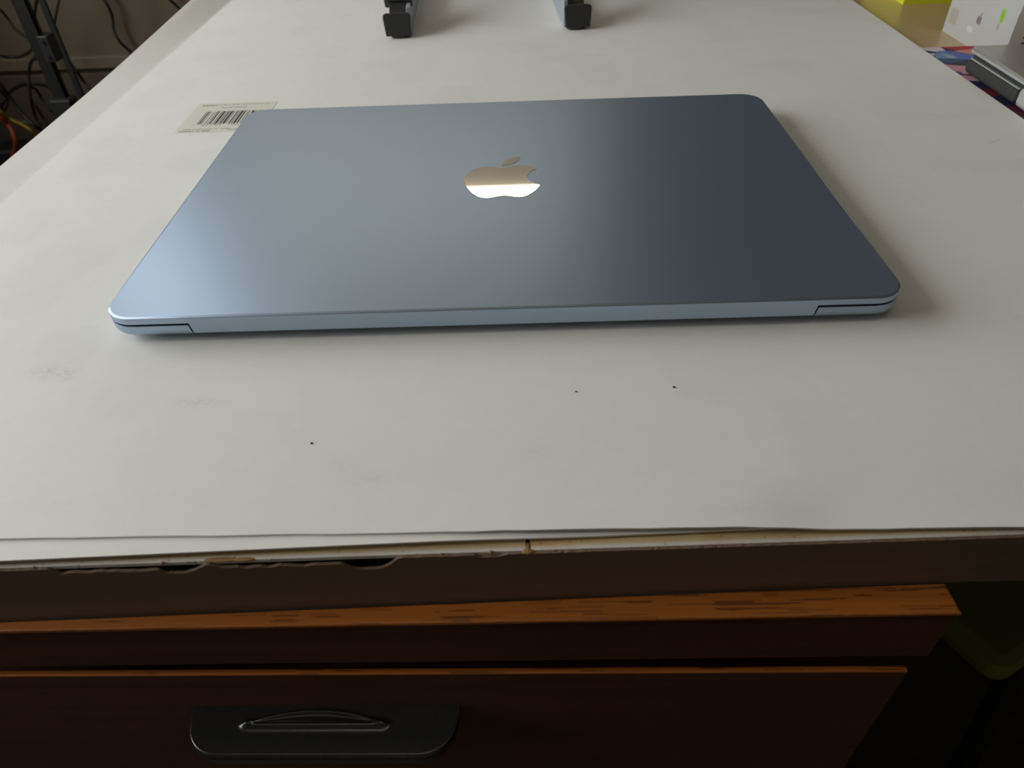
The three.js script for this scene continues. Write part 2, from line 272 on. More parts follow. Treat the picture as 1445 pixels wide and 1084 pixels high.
// black moulded pull: a ledge whose top carries an eyebrow-shaped scoop
function pull(parent, yTop, fine) {
  const cx = -0.0642, hw = 0.0464, dep = 0.0178, hh = 0.014, nx = fine ? 120 : 24, nz = fine ? 48 : 8, pos = [], idx = [];
  // plan half-depth at |x|: the front corners are round
  const front = (x) => { const a = Math.abs(x), r = 0.0125, e = hw - r; return a < e ? dep : dep - r + Math.sqrt(Math.max(r * r - (a - e) ** 2, 0)); };
  // eyebrow: a shallow lens between a thin arched ridge and a broader straight one
  const scoop = (x, t, z) => { const u = (x + 0.0028) / 0.0240; if (Math.abs(u) >= 1.12) return 0; const w = Math.max(1 - u * u, 0), zc = 0.0068, a = zc - 0.0044 * w, g = (q) => Math.exp(-q * q), fade = 1 - smooth(0.95, 1.12, Math.abs(u)); return fade * (0.0006 * g((z - a) / 0.0006) + 0.0011 * g((z - zc) / 0.0014) - 0.0004 * smooth(a, a + 0.001, z) * smooth(zc + 0.0002, zc - 0.0012, z)); };
  for (let i = 0; i <= nx; i++) { const x = -hw + 2 * hw * i / nx, F = front(x * 0.9999);
    for (let j = 0; j <= nz; j++) { const z = F * j / nz, edge = smooth(F - 0.0016, F, z); pos.push(cx + x, yTop + scoop(x, 0, z) - 0.0011 * edge * edge, z); } }
  const n1 = nz + 1, base = (nx + 1) * n1;
  for (let i = 0; i < nx; i++) for (let j = 0; j < nz; j++) { const a = i * n1 + j, b = a + n1; idx.push(a, a + 1, b, b, a + 1, b + 1); }
  // skirt down from the front edge, underside left open against the drawer but closed by a bottom face
  for (let i = 0; i <= nx; i++) { const x = -hw + 2 * hw * i / nx, F = front(x * 0.9999); pos.push(cx + x, yTop - 0.005, F - 0.0002, cx + x * 0.97, yTop - hh, Math.max(F - 0.006, 0), cx + x * 0.97, yTop - hh, 0); }
  for (let i = 0; i < nx; i++) { const t0 = i * n1 + nz, t1 = t0 + n1, s0 = base + 3 * i, s1 = s0 + 3; idx.push(t0, s0, t1, t1, s0, s1, s0, s0 + 1, s1, s1, s0 + 1, s1 + 1, s0 + 1, s0 + 2, s1 + 1, s1 + 1, s0 + 2, s1 + 2); }
  const g = new THREE.BufferGeometry(); g.setAttribute('position', new THREE.Float32BufferAttribute(pos, 3)); g.setIndex(idx); g.computeVertexNormals();
  g.setAttribute('uv', new THREE.Float32BufferAttribute(new Float32Array(pos.length / 3 * 2), 2));
  uvXZ(g);
  obj('handle', g, pullMat(), parent);
}
function uvXZ(g) { const p = g.attributes.position, uv = g.attributes.uv; for (let i = 0; i < p.count; i++) uv.setXY(i, p.getX(i) * 10, p.getZ(i) * 10); }
var _pm;
function pullMat() { return _pm ??= phys({ clearcoat: 0.7, clearcoatRoughness: 0.16, map: dataTex(512, 512, (i, j) => { const d = hash(i, j, 95) > 0.9985 ? 0.10 : 0; const n = 0.8 + 0.4 * vnoise(i / 5, j / 5, 96); return [0.010 * n + d, 0.011 * n + d, 0.0105 * n + d * 0.9]; }, [1, 1]), roughness: 0.3 }); }

// olive cushion on a stool, in the dark beside the cabinet
{
  const st = thing('stool', 'stool with an olive green square cushion in the dark right of the drawer cabinet', 'stool', [0.390, 0, -0.238], 0);
  const cush = obj('cushion', loft([ring(0.34, 0.34, 0.014, 0.006, 0.430), ring(0.34, 0.34, 0.014, 0.001, 0.434), ring(0.34, 0.34, 0.014, 0, 0.441), ring(0.34, 0.34, 0.014, 0.003, 0.447), ring(0.34, 0.34, 0.014, 0.010, 0.450)]), std({ color: C(0.22, 0.24, 0.06), roughness: 0.95 }), st);
  cush.rotation.y = 0.49;
  const dm = std({ color: C(0.02, 0.018, 0.016), roughness: 0.7 });
  obj('seat', new THREE.CylinderGeometry(0.15, 0.15, 0.03, 32).translate(0, 0.4155, 0), dm, st);
  for (const [sx, sz] of [[1, 1], [1, -1], [-1, 1], [-1, -1]]) obj('leg', rod([sx * 0.09, 0.402, sz * 0.09], [sx * 0.12, 0, sz * 0.12], 0.012), dm, st);
}

// ───────────────────────── poster boards on the desk ─────────────────────────
const PX0 = -0.2603, PX1 = 0.3013, PZ0 = -0.617, PZ1 = 0.0938;      // top board
{
  const W = 1403, Hh = 1778, w = PX1 - PX0, d = PZ1 - PZ0;
  const spots = [];   // [x, z, size x, size z, strength, kind]
  const smudge = [[-0.1677, 0.016, 0.010, 0.005, 0.22], [-0.160, 0.0185, 0.004, 0.004, 0.15], [-0.1073, 0.0351, 0.010, 0.003, 0.16], [-0.040, 0.072, 0.008, 0.004, 0.10], [-0.050, 0.066, 0.006, 0.004, 0.08], [0.010, 0.063, 0.005, 0.006, 0.07], [-0.135, 0.080, 0.010, 0.004, 0.07], [0.07, 0.088, 0.02, 0.002, 0.08], [0.20, 0.0, 0.02, 0.01, 0.05], [-0.07, 0.05, 0.012, 0.01, 0.04]];
  const tex = dataTex(W, Hh, (i, j) => {
    const x = PX0 + (i + 0.5) / W * w, z = PZ1 - (j + 0.5) / Hh * d;
    let n = 1 + 0.022 * (vnoise(x * 14, z * 14, 11) - 0.5) + 0.02 * (vnoise(x * 60, z * 60, 12) - 0.5) + 0.02 * (vnoise(x * 260, z * 260, 13) - 0.5) + 0.02 * (hash(i, j, 14) - 0.5);
    n -= 0.03 * smooth(0.62, 0.8, vnoise(x * 30 + 5, z * 30, 15));
    for (const [sx, sz, a, b, k] of smudge) { const q = ((x - sx) / a) ** 2 + ((z - sz) / b) ** 2; if (q < 4) n -= 0.55 * k * Math.exp(-q * 1.5) * (0.35 + smooth(0.35, 0.75, vnoise(x * 420 + z * 900, z * 1700 - x * 700, 16))); }
    // hair scratch at the far right
    const l = Math.abs((z + 0.163) + 0.55 * (x - 0.2705)); if (x > 0.264 && x < 0.275 && l < 0.0004) n -= 0.18;
    let warm = 0.5 * (vnoise(x * 9, z * 9, 17) - 0.5);
    return [0.79 * n, (0.782 - 0.004 * warm) * n, (0.745 - 0.02 * warm) * n];
  });
  const sheetMat = std({ map: tex, roughness: 0.62 });
  const g = new THREE.BoxGeometry(w, 0.0006, d, 140, 1, 120); g.translate((PX0 + PX1) / 2, -0.0003, (PZ0 + PZ1) / 2);
  const p = g.attributes.position;
  for (let i = 0; i < p.count; i++) {
    const x = p.getX(i), z = p.getZ(i), f = smooth(0.070, PZ1, z);
    let y = p.getY(i);
    y += f * (0.0006 * smooth(0.10, 0.055, x) * smooth(-0.05, 0.03, x) - 0.0012 * smooth(0.070, 0.10, x));
    p.setY(i, y);
    if (z > PZ1 - 0.001) p.setZ(i, z + 0.0003 * (vnoise(x * 120, 1, 18) - 0.5) + 0.0022 * (x / 0.14) * 0.8);
  }
  g.computeVertexNormals(); g.translate(0, T, 0);
  tag(obj('poster_board', g, sheetMat), 'large white poster board lying uppermost on the desk under the blue laptop', 'poster board');
  // lower board, slightly turned, its left margin curling up
  const w2 = 0.561, d2 = 0.711;
  const g2 = new THREE.BoxGeometry(1, 0.0006, 1, 160, 1, 80); g2.translate(0.5, -0.0003, 0);
  const q = g2.attributes.position;
  for (let i = 0; i < q.count; i++) {
    const s = q.getX(i), t = 0.5 - q.getZ(i);                        // 0..1 from the left edge, 0..1 from the front edge
    let z = 0.1010 - t * d2 - 0.012 * s * w2, x = -0.2812 + 0.012 * (z - 0.1) + s * w2, y = q.getY(i) - 0.0008;
    z += (0.0993 - 0.0262 * (x + 0.142) - (0.1010 - 0.012 * s * w2)) * smooth(0.5, 0, t);
    const out = clamp((PX0 - 0.0006 - x) / 0.026, 0, 1);
    y += out * (0.0021 + 0.0066 * smooth(-0.25, -0.60, z) + 0.0006 * smooth(-0.1, -0.3, z));
    y -= 0.0010 * smooth(-0.02, 0.03, x) * smooth(0.06, 0.09, z);
    q.setXYZ(i, x, y, z);
  }
  g2.computeVertexNormals(); g2.translate(0, T, 0);
  const tex2 = dataTex(512, 640, (i, j) => { const n = 1 + 0.03 * (vnoise(i / 30, j / 30, 21) - 0.5) + 0.03 * (vnoise(i / 4, j / 4, 22) - 0.5); return [0.78 * n, 0.77 * n, 0.72 * n]; });
  tag(obj('poster_board', g2, std({ map: tex2, roughness: 0.62 })), 'second white poster board slightly turned underneath, curling up along the far left', 'poster board');
}
// specks of dirt
for (const [x, z, r] of [[-0.0619, 0.0567, 0.00035], [0.0257, 0.0349, 0.0003], [0.0597, 0.034, 0.0004]]) {
  const g = new THREE.DodecahedronGeometry(r, 0); g.scale(1.3, 0.7, 1); g.translate(0, r * 0.6, 0);
  const m = obj('dirt_speck', g, std({ color: C(0.02, 0.018, 0.015), roughness: 0.9 })); m.position.set(x, T, z);
  tag(m, { '-0.0619': 'tiny dark speck of dirt on white board, nearest the desk edge', '0.0257': 'tiny dark speck of dirt on white board, middle of three', '0.0597': 'tiny dark speck of dirt on white board, rightmost of three' }[String(x)], 'speck');
}
// barcode label stuck on the top board
{
  const cv = document.createElement('canvas'); cv.width = 1024; cv.height = 1000; const k = cv.getContext('2d');
  const x0 = -0.2012, x1 = -0.1495, z0 = -0.2614, z1 = -0.2119;
  const U = (x) => (x - x0) / (x1 - x0) * 1024, V = (z) => (z - z0) / (z1 - z0) * 1000;
  k.fillStyle = '#d9d8cb'; k.fillRect(0, 0, 1024, 1000);
  k.fillStyle = '#2b2b2b';
  const text = (s, xa, xb, z, h, font) => { k.save(); k.font = font + ' 60px sans-serif'; const w = k.measureText(s).width; k.translate(U(xa), V(z)); k.scale((U(xb) - U(xa)) / w, h / 60); k.fillText(s, 0, 0); k.restore(); };
  text('Posterboard', -0.1982, -0.1880, -0.2566, 62, 'bold');
  text('22 IN X 28 IN / 55,8 cm X 71,1 cm', -0.1870, -0.1536, -0.2572, 50, '');
  text('WHITE / BLANC', -0.1842, -0.1672, -0.2522, 52, '');
  let x = -0.1918; const xe = -0.1520, widths = [1, 1, 2, 1, 1, 3, 1, 2, 1, 1, 2, 2, 1, 1, 3, 1, 1, 1, 2, 1, 3, 1, 1, 2, 2, 1, 1, 1, 3, 1, 2, 2, 1, 1, 1, 2, 3, 1, 1, 2, 1, 1, 2, 1, 1, 3, 1, 1];
  const tot = widths.reduce((a, b) => a + b, 0), un = (xe - x) / tot; k.fillStyle = '#1c1c1c';
  widths.forEach((w, i) => { if (i % 2 === 0) k.fillRect(U(x), V(-0.2466), U(x + un * w) - U(x), V(-0.2250) - V(-0.2466)); x += un * w; });
  text('0', -0.1940, -0.1930, -0.2236, 50, '');
  text('42785', -0.1885, -0.1755, -0.2226, 50, ''); text('10012', -0.1725, -0.1590, -0.2226, 50, '');
  text('TRADE TECHNOLOGIES CO., SUITE 2', -0.1976, -0.1680, -0.2160, 48, '');
  text('FREMONT, CA, 94043', -0.1988, -0.1800, -0.2132, 48, 'bold');
  text('MADE IN', -0.1700, -0.1600, -0.2145, 48, '');
  const tx = new THREE.CanvasTexture(cv); tx.colorSpace = THREE.SRGBColorSpace;
  const g = new THREE.BoxGeometry(x1 - x0, 0.00012, z1 - z0); const m = obj('barcode_label', g, std({ map: tx, roughness: 0.5 }));
  m.position.set((x0 + x1) / 2, T + 0.00006, (z0 + z1) / 2);
  tag(m, 'cream paper label with a black barcode stuck on the board behind the laptop', 'label');
}

// ───────────────────────── the blue laptop ─────────────────────────
{
  const W = 0.3041, D = 0.215, R = 0.0118;
  const lap = thing('laptop', 'closed pale blue aluminium laptop with a mirror fruit emblem on its lid', 'laptop', [0, T, 0]);
  const alu = phys({ color: C(0.40, 0.50, 0.62), metalness: 0.95, roughness: 0.37 });
  const z = -D / 2, mv = (g) => g.translate(0, 0, z);
  const lid = mv(loft([ring(W, D, R, 0.0003, 0.0086), ring(W, D, R, 0, 0.0089), ring(W, D, R, 0, 0.0112), ring(W, D, R, 0.00012, 0.01142), ring(W, D, R, 0.00075, 0.01176), ring(W, D, R, 0.0010, 0.0118)], 0.5));
  const tabS = new THREE.Shape([[-0.1184, 0.0110], [-0.1184, 0.0088], [-0.1177, 0.0050], [-0.1171, 0.0044], [0.1171, 0.0044], [0.1177, 0.0050], [0.1184, 0.0088], [0.1184, 0.0110]].map((q) => new THREE.Vector2(...q)));
  const tab = new THREE.ExtrudeGeometry(tabS, { depth: 0.0026, bevelEnabled: false }); tab.translate(0, 0, -0.00257);
  const lidM = obj('lid', [lid, uvMetres(tab)], alu, lap);
  const base = new Brush(mv(loft([ring(W, D, R, 0.0050, 0.0026), ring(W, D, R, 0.0032, 0.00272), ring(W, D, R, 0.0016, 0.0031), ring(W, D, R, 0.0007, 0.0037), ring(W, D, R, 0.0002, 0.0046), ring(W, D, R, 0, 0.0056), ring(W, D, R, 0, 0.0077), ring(W, D, R, 0.0001, 0.0079)], 0.5)));
  const cutS = new THREE.Shape([[-0.1192, 0.0095], [-0.1183, 0.0046], [-0.1176, 0.0038], [0.1176, 0.0038], [0.1183, 0.0046], [0.1192, 0.0095]].map((q) => new THREE.Vector2(...q)));
  const cut = new Brush(uvMetres(new THREE.ExtrudeGeometry(cutS, { depth: 0.01, bevelEnabled: false }).translate(0, 0, -0.0034)));
  base.updateMatrixWorld(); cut.updateMatrixWorld();
  const ev = new Evaluator(); ev.useGroups = false;
  const res = ev.evaluate(base, cut, SUBTRACTION).geometry;
  obj('base', res, alu, lap);
  obj('gap_shade', mv(loft([ring(W, D, R, 0.0009, 0.0077), ring(W, D, R, 0.0009, 0.0088)])), std({ color: C(0.006, 0.006, 0.007), roughness: 0.9 }), lap);  // added black filler: the shade in the gap between lid and base
  for (const [fx, fz] of [[-0.125, -0.022], [0.125, -0.022], [-0.125, -0.193], [0.125, -0.193]]) obj('rubber_foot', new THREE.CylinderGeometry(0.0058, 0.0062, 0.0029, 28).translate(fx, 0.00145, fz), std({ color: C(0.03, 0.03, 0.03), roughness: 0.8 }), lap);
  obj('hinge_shaft', rod([-0.116, 0.0068, -0.0032], [0.116, 0.0068, -0.0032], 0.0004), std({ color: C(0.01, 0.01, 0.01), roughness: 0.6 }), lap);
  // emblem: outlines in a 24-unit square, y down
  const mirror = std({ color: C(0.86, 0.84, 0.80), metalness: 1, roughness: 0.015 });
  const k = 0.00189, pt = (x, y) => [(x - 12.06) * k, 0.0894 + (24 - y) * k];       // shape plane: x, -z
  const path = (start, curves) => {
    const s = new THREE.Shape(); let [x, y] = start; s.moveTo(...pt(x, y));
    for (const [a, b, c, d, e, f] of curves) { s.bezierCurveTo(...pt(x + a, y + b), ...pt(x + c, y + d), ...pt(x + e, y + f)); x += e; y += f; }
    return s;
  };
  const body = path([12.152, 6.896], [[-0.948, 0, -2.415, -1.078, -3.96, -1.04], [-2.04, 0.027, -3.91, 1.183, -4.961, 3.014], [-2.117, 3.675, -0.546, 9.103, 1.519, 12.09], [1.013, 1.454, 2.208, 3.09, 3.792, 3.039], [1.52, -0.065, 2.09, -0.987, 3.935, -0.987], [1.831, 0, 2.35, 0.987, 3.96, 0.948], [1.637, -0.026, 2.676, -1.48, 3.676, -2.948], [1.156, -1.688, 1.636, -3.325, 1.662, -3.415], [-0.039, -0.013, -3.182, -1.221, -3.22, -4.857], [-0.026, -3.04, 2.48, -4.494, 2.597, -4.559], [-1.429, -2.09, -3.623, -2.324, -4.39, -2.376], [-2, -0.156, -3.675, 1.09, -4.61, 1.09]]);
  const leaf = path([15.53, 3.83], [[0.843, -1.012, 1.4, -2.427, 1.245, -3.83], [-1.207, 0.052, -2.662, 0.805, -3.532, 1.818], [-0.78, 0.896, -1.454, 2.338, -1.273, 3.714], [1.338, 0.104, 2.715, -0.688, 3.559, -1.701]]);
  const em = (s) => { const g = new THREE.ExtrudeGeometry(s, { depth: 0.00025, bevelEnabled: true, bevelThickness: 0.00008, bevelSize: 0.00008, bevelSegments: 1, curveSegments: 24 }); g.rotateX(-Math.PI / 2); g.translate(0, 0.01162, 0); return g; };
  tag(obj('emblem', em(body), mirror, lidM), 'mirror polished bitten fruit emblem');
  tag(obj('emblem_leaf', em(leaf), mirror, lidM), 'mirror polished leaf of the emblem');
}

// ───────────────────────── folding laptop stand behind ─────────────────────────
{
  const st = thing('laptop_stand', 'folding laptop stand with black hook feet and blue grey metal bars', 'stand', [0, T, -0.40], 0.05);
  const black = std({ color: C(0.022, 0.022, 0.021), roughness: 0.5 }), steel = std({ color: C(0.36, 0.42, 0.48), metalness: 0.45, roughness: 0.45 });
  const slope = 0.6;
  for (const [cx, side] of [[-0.0842, 1], [0.0594, -1]]) {
    // hook: a rounded plate leaning towards the front, with a curl to the arm behind
    const hs = new THREE.Shape(), hw = 0.0104, hh = 0.0152, r = 0.0028;
    hs.moveTo(-hw + 0.0012, 0); hs.lineTo(hw - 0.0012, 0); hs.lineTo(hw, hh - r); hs.quadraticCurveTo(hw, hh, hw - r, hh); hs.lineTo(-hw + r, hh); hs.quadraticCurveTo(-hw, hh, -hw, hh - r); hs.closePath();
    const hg = new THREE.ExtrudeGeometry(hs, { depth: 0.0016, bevelEnabled: true, bevelThickness: 0.0006, bevelSize: 0.0006, bevelSegments: 2 });
    hg.rotateX(-0.12); hg.translate(cx, 0.0026, -0.0006);
    const hook = obj('hook', [uvMetres(hg), bx(cx - 0.0075, cx + 0.0075, 0.0022, 0.0068, -0.016, 0.0004, 0.0015)], black, st);
    obj('rubber_foot', new THREE.CylinderGeometry(0.0078, 0.0072, 0.0030, 24).scale(1, 1, 0.75).translate(cx + side * 0.001, 0.0015, -0.0045), black, hook);
    // base bar on the board, on the inner side
    const bi = cx + side * 0.0090;
    obj('base_bar', bx(bi - 0.0016, bi + 0.0016, 0.0006, 0.0205, -0.245, -0.0075, 0.0006), steel, st);
    // rising arm: steel bar with a black pad on its upper face
    const y0 = 0.0052, z0 = -0.006, L = 0.21;
    obj('arm', bar([cx, y0, z0], [cx, y0 + L * slope, z0 - L], 0.0125, 0.004), steel, st);
    obj('arm_pad', bar([cx, y0 + 0.0040, z0 - 0.001], [cx, y0 + 0.0040 + 0.12 * slope, z0 - 0.001 - 0.12], 0.0136, 0.0040), black, st);
    const cz = -0.0235, cy = y0 + (-cz + z0) * slope + 0.004;
    obj('collar', bar([cx + side * 0.0005, cy, cz], [cx + side * 0.0005, cy + 0.022 * slope, cz - 0.022], 0.0225, 0.0085), black, st);
    const scr = new THREE.CylinderGeometry(0.0032, 0.0032, 0.0016, 20); scr.rotateX(0.6); scr.translate(cx + side * 0.004, cy + 0.0085, cz - 0.0062);
    obj('screw', scr, std({ color: C(0.6, 0.6, 0.5), metalness: 0.9, roughness: 0.3 }), st);
    obj('strut', bar([bi - side * 0.004, 0.008, -0.235], [bi - side * 0.004, y0 + 0.16 * slope, z0 - 0.16], 0.006, 0.012), steel, st);
  }
  obj('cross_rod', rod([-0.0842, 0.0052 + 0.2 * slope, -0.206], [0.0594, 0.0052 + 0.2 * slope, -0.206], 0.004), steel, st);
  obj('cross_rod', rod([-0.0752, 0.008, -0.237], [0.0504, 0.008, -0.237], 0.0035), steel, st);
}

// ───────────────────────── things on the right of the desk ─────────────────────────
const MY = T + DY;                        // desk surface
{ // magazine
  const cv = document.createElement('canvas'); cv.width = 840; cv.height = 1120; const k = cv.getContext('2d');
  const w = 0.21, h = 0.28, x0 = 0.3020, z0 = -0.3310, U = (x) => (x - x0) / w * 840, V = (z) => (z - z0) / h * 1120;
  const poly = (c, pts) => { k.fillStyle = c; k.beginPath(); pts.forEach(([x, z], i) => i ? k.lineTo(U(x), V(z)) : k.moveTo(U(x), V(z))); k.closePath(); k.fill(); };
  k.fillStyle = '#5a1f35'; k.fillRect(0, 0, 840, 1120);
  poly('#e8e2e4', [[0.302, -0.331], [0.317, -0.331], [0.316, -0.318], [0.302, -0.312]]);
  poly('#1f2f6b', [[0.302, -0.325], [0.308, -0.321], [0.311, -0.316], [0.302, -0.318]]);
  poly('#c01830', [[0.3155, -0.331], [0.345, -0.331], [0.345, -0.324], [0.326, -0.3215]]);
  poly('#e39a8c', [[0.322, -0.3215], [0.345, -0.325], [0.345, -0.3], [0.330, -0.31]]);
  poly('#5f77c8', [[0.311, -0.322], [0.320, -0.321], [0.332, -0.311], [0.345, -0.30], [0.335, -0.296], [0.313, -0.305], [0.306, -0.312]]);
  poly('#78a8cc', [[0.306, -0.316], [0.313, -0.320], [0.318, -0.312], [0.310, -0.302], [0.302, -0.306]]);
  poly('#a9c4d8', [[0.3105, -0.313], [0.314, -0.313], [0.318, -0.306], [0.313, -0.305]]);
  poly('#3a5a86', [[0.302, -0.306], [0.312, -0.305], [0.330, -0.299], [0.322, -0.292], [0.302, -0.296]]);
  poly('#2c3350', [[0.309, -0.296], [0.322, -0.301], [0.34, -0.294], [0.33, -0.286], [0.310, -0.290]]);
  poly('#e2a9ae', [[0.302, -0.293], [0.312, -0.289], [0.325, -0.285], [0.318, -0.270], [0.302, -0.274]]);
  poly('#4a3a9a', [[0.302, -0.279], [0.306, -0.277], [0.305, -0.272], [0.302, -0.273]]);
  poly('#d9aab5', [[0.302, -0.271], [0.312, -0.268], [0.31, -0.258], [0.302, -0.260]]);
  poly('#23204f', [[0.302, -0.259], [0.315, -0.257], [0.315, -0.243], [0.302, -0.245]]);
  poly('#6d1520', [[0.302, -0.245], [0.315, -0.243], [0.315, -0.232], [0.302, -0.231]]);
  poly('#1b1a45', [[0.302, -0.231], [0.315, -0.230], [0.315, -0.214], [0.302, -0.215]]);
  poly('#571535', [[0.302, -0.215], [0.315, -0.214], [0.315, -0.18], [0.302, -0.18]]);
  const tx = new THREE.CanvasTexture(cv); tx.colorSpace = THREE.SRGBColorSpace;
  const m = thing('magazine', 'glossy colourful magazine with red, blue and pink print under the grey laptop', 'magazine', [x0 + w / 2, MY, z0 + h / 2]);
  obj('cover', new THREE.BoxGeometry(w, 0.0003, h).translate(0, 0.00275, 0), std({ map: tx, color: C(0.7, 0.66, 0.68), roughness: 0.6 }), m);
  obj('pages', new THREE.BoxGeometry(w - 0.001, 0.0026, h - 0.001).translate(0, 0.0013, 0), std({ color: C(0.7, 0.68, 0.62), roughness: 0.8 }), m);
}
{ // second laptop, hinge to the left
  const y0 = MY + 0.0029, x0 = 0.3052, z0 = -0.2785, D = 0.227, L = 0.325;
  const l = thing('laptop', 'older closed silver laptop with grey hinge cover on the magazine at right', 'laptop', [x0 + D / 2, y0, z0 + L / 2]);
  const sil = phys({ color: C(0.50, 0.49, 0.475), metalness: 0.75, roughness: 0.36 });
  const rim = std({ color: C(0.40, 0.42, 0.405), metalness: 0.2, roughness: 0.4 });
  const hx = -D / 2, hz = -L / 2;
  const lid = obj('lid', loft([ring(D - 0.001, L, 0.006, 0.0003, 0.0132), ring(D - 0.001, L, 0.006, 0, 0.0136), ring(D - 0.001, L, 0.006, 0, 0.0155), ring(D - 0.001, L, 0.006, 0.0004, 0.0160), ring(D - 0.001, L, 0.006, 0.0012, 0.0162)]).translate(0.0008, 0, 0), sil, l);
  obj('lid_rim', loft([ring(D - 0.0006, L + 0.0004, 0.006, 0, 0.0134), ring(D - 0.0006, L + 0.0004, 0.006, 0, 0.0150)]).translate(0.0008, 0, 0), rim, lid);
  const dark = std({ color: C(0.02, 0.02, 0.022), roughness: 0.6 });
  const hl = 0.0655;
  obj('hinge_cover', [bx(hx, hx + 0.012, 0.0012, 0.0100, hz + 0.004, hz + hl, 0.0028)], std({ color: C(0.026, 0.028, 0.026), roughness: 0.75 }), l);
  obj('hinge_line', bx(hx + 0.0013, hx + 0.0030, 0.0096, 0.0103, hz + 0.006, hz + hl - 0.001, 0.0002), rim, l);
  obj('hinge_recess', bx(hx + 0.0028, hx + 0.016, 0.0008, 0.0134, hz + 0.006, -hz - 0.02), dark, l);
  obj('base', [bx(hx, -hx, 0.0010, 0.0124, hz + hl + 0.0006, -hz, 0.0032), bx(hx + 0.0165, -hx, 0.0010, 0.0128, hz + 0.004, hz + hl + 0.004, 0.002)], std({ color: C(0.42, 0.44, 0.425), metalness: 0.25, roughness: 0.42 }), l);
  for (const [fx, fz] of [[0.02, 0.02], [D - 0.02, 0.02], [0.02, L - 0.02], [D - 0.02, L - 0.02]]) obj('rubber_foot', new THREE.CylinderGeometry(0.005, 0.005, 0.0014, 20).translate(hx + fx, 0.0007, hz + fz), dark, l);
}
{ // white printed box
  const cv = document.createElement('canvas'); cv.width = 512; cv.height = 768; const k = cv.getContext('2d');
  const z0 = -0.3806, z1 = -0.2945, h = 0.125, dx = 0.06;
  const U = (z) => (z - z0) / (z1 - z0) * 512, V = (y) => 768 - (y + 0.0026) / h * 768;
  k.fillStyle = '#b4b4b0'; k.fillRect(0, 0, 512, 768);
  const soft = (c, z, y, a, b, n = 8) => { for (let i = n; i > 0; i--) { k.globalAlpha = 0.16; k.fillStyle = c; k.beginPath(); k.ellipse(U(z), V(y), a * (0.7 + 0.5 * i / n), b * (0.7 + 0.5 * i / n), 0, 0, 7); k.fill(); } k.globalAlpha = 1; };
  k.fillStyle = '#a5a195'; k.globalAlpha = 0.8; k.beginPath(); k.roundRect(U(-0.3765), V(0.0150), U(-0.3655) - U(-0.3765), V(0.0050) - V(0.0150), 12); k.fill(); k.globalAlpha = 1;
  // small grey fruit mark
  k.fillStyle = '#7d757a'; k.beginPath(); const gx = U(-0.3372), gy = V(0.0158); k.ellipse(gx - 6, gy, 13, 17, 0, 0, 7); k.ellipse(gx + 8, gy, 13, 16, 0, 0, 7); k.fill(); k.beginPath(); k.ellipse(gx + 4, gy - 24, 4, 9, 0.5, 0, 7); k.fill(); k.fillStyle = '#b4b4b0'; k.beginPath(); k.arc(gx + 23, gy - 3, 8, 0, 7); k.fill();
  // green mark
  soft('#8fbf2a', -0.3118, 0.0252, 14, 26, 8); k.fillStyle = '#86b52c'; k.beginPath(); k.ellipse(U(-0.3118), V(0.0248), 12, 26, -0.3, 0, 7); k.fill();
  k.fillStyle = '#9a9a96'; k.beginPath(); k.ellipse(U(-0.3128), V(0.0175), 9, 15, 0, 0, 7); k.fill();
  soft('#cfd0c4', -0.3175, 0.0010, 24, 14); soft('#d2d2ca', -0.345, 0.008, 26, 12); soft('#b9b9b4', -0.362, 0.027, 14, 30); soft('#c6c6c2', -0.33, 0.036, 60, 14);
  const tx = new THREE.CanvasTexture(cv); tx.colorSpace = THREE.SRGBColorSpace;
  const cv2 = document.createElement('canvas'); cv2.width = 512; cv2.height = 768; const q = cv2.getContext('2d'); q.fillStyle = '#f0e7dd'; q.fillRect(0, 0, 512, 768); q.fillStyle = '#4c4644';
  for (let i = 0; i < 9; i++) { const y = 700 - i * 24; for (let c = 0, x = 70 - i * 0; c < 9; c++) { const w = 6 + 22 * hash(i, c, 99); q.fillRect(x, y, w, 9); x += w + 7; } }
  q.fillStyle = '#1d1a1c'; q.fillRect(240, 560, 260, 90);
  const tx2 = new THREE.CanvasTexture(cv2); tx2.colorSpace = THREE.SRGBColorSpace;
  const b = thing('printed_box', 'white cardboard box with small grey and green marks standing behind the silver laptop', 'box', [0.3416, MY, (z0 + z1) / 2]);
  const wht = std({ color: C(0.75, 0.75, 0.73), roughness: 0.6 });
  const body = obj('carton', bx(0.0002, dx, 0, h, -(z1 - z0) / 2, (z1 - z0) / 2 - 0.0002, 0.0006), wht, b);
  const f = new THREE.BoxGeometry(z1 - z0, h, 0.0003); f.rotateY(-Math.PI / 2); f.translate(0.00005, h / 2, 0);
  obj('printed_side', f, std({ map: tx, roughness: 0.55 }), body);
  const f2 = new THREE.BoxGeometry(dx, h, 0.0003); f2.translate(dx / 2 + 0.0002, h / 2, (z1 - z0) / 2);
  obj('text_panel', f2, std({ map: tx2, roughness: 0.55 }), body);
}
{ // yellow note block at the back
  const n = thing('note_block', 'bright yellow block of sticky notes at the back of the tan desk', 'notepad', [0.372, MY, -0.50]);
  for (let i = 0; i < 4; i++) obj('note_pad', bx(-0.0286 + 0.0004 * (i % 2), 0.040, 0.007 * i, 0.007 * i + 0.0068, -0.04, 0.0415 - 0.0005 * (i % 2)), std({ color: C(0.66, 0.70, 0.02), roughness: 0.7 }), n);
}

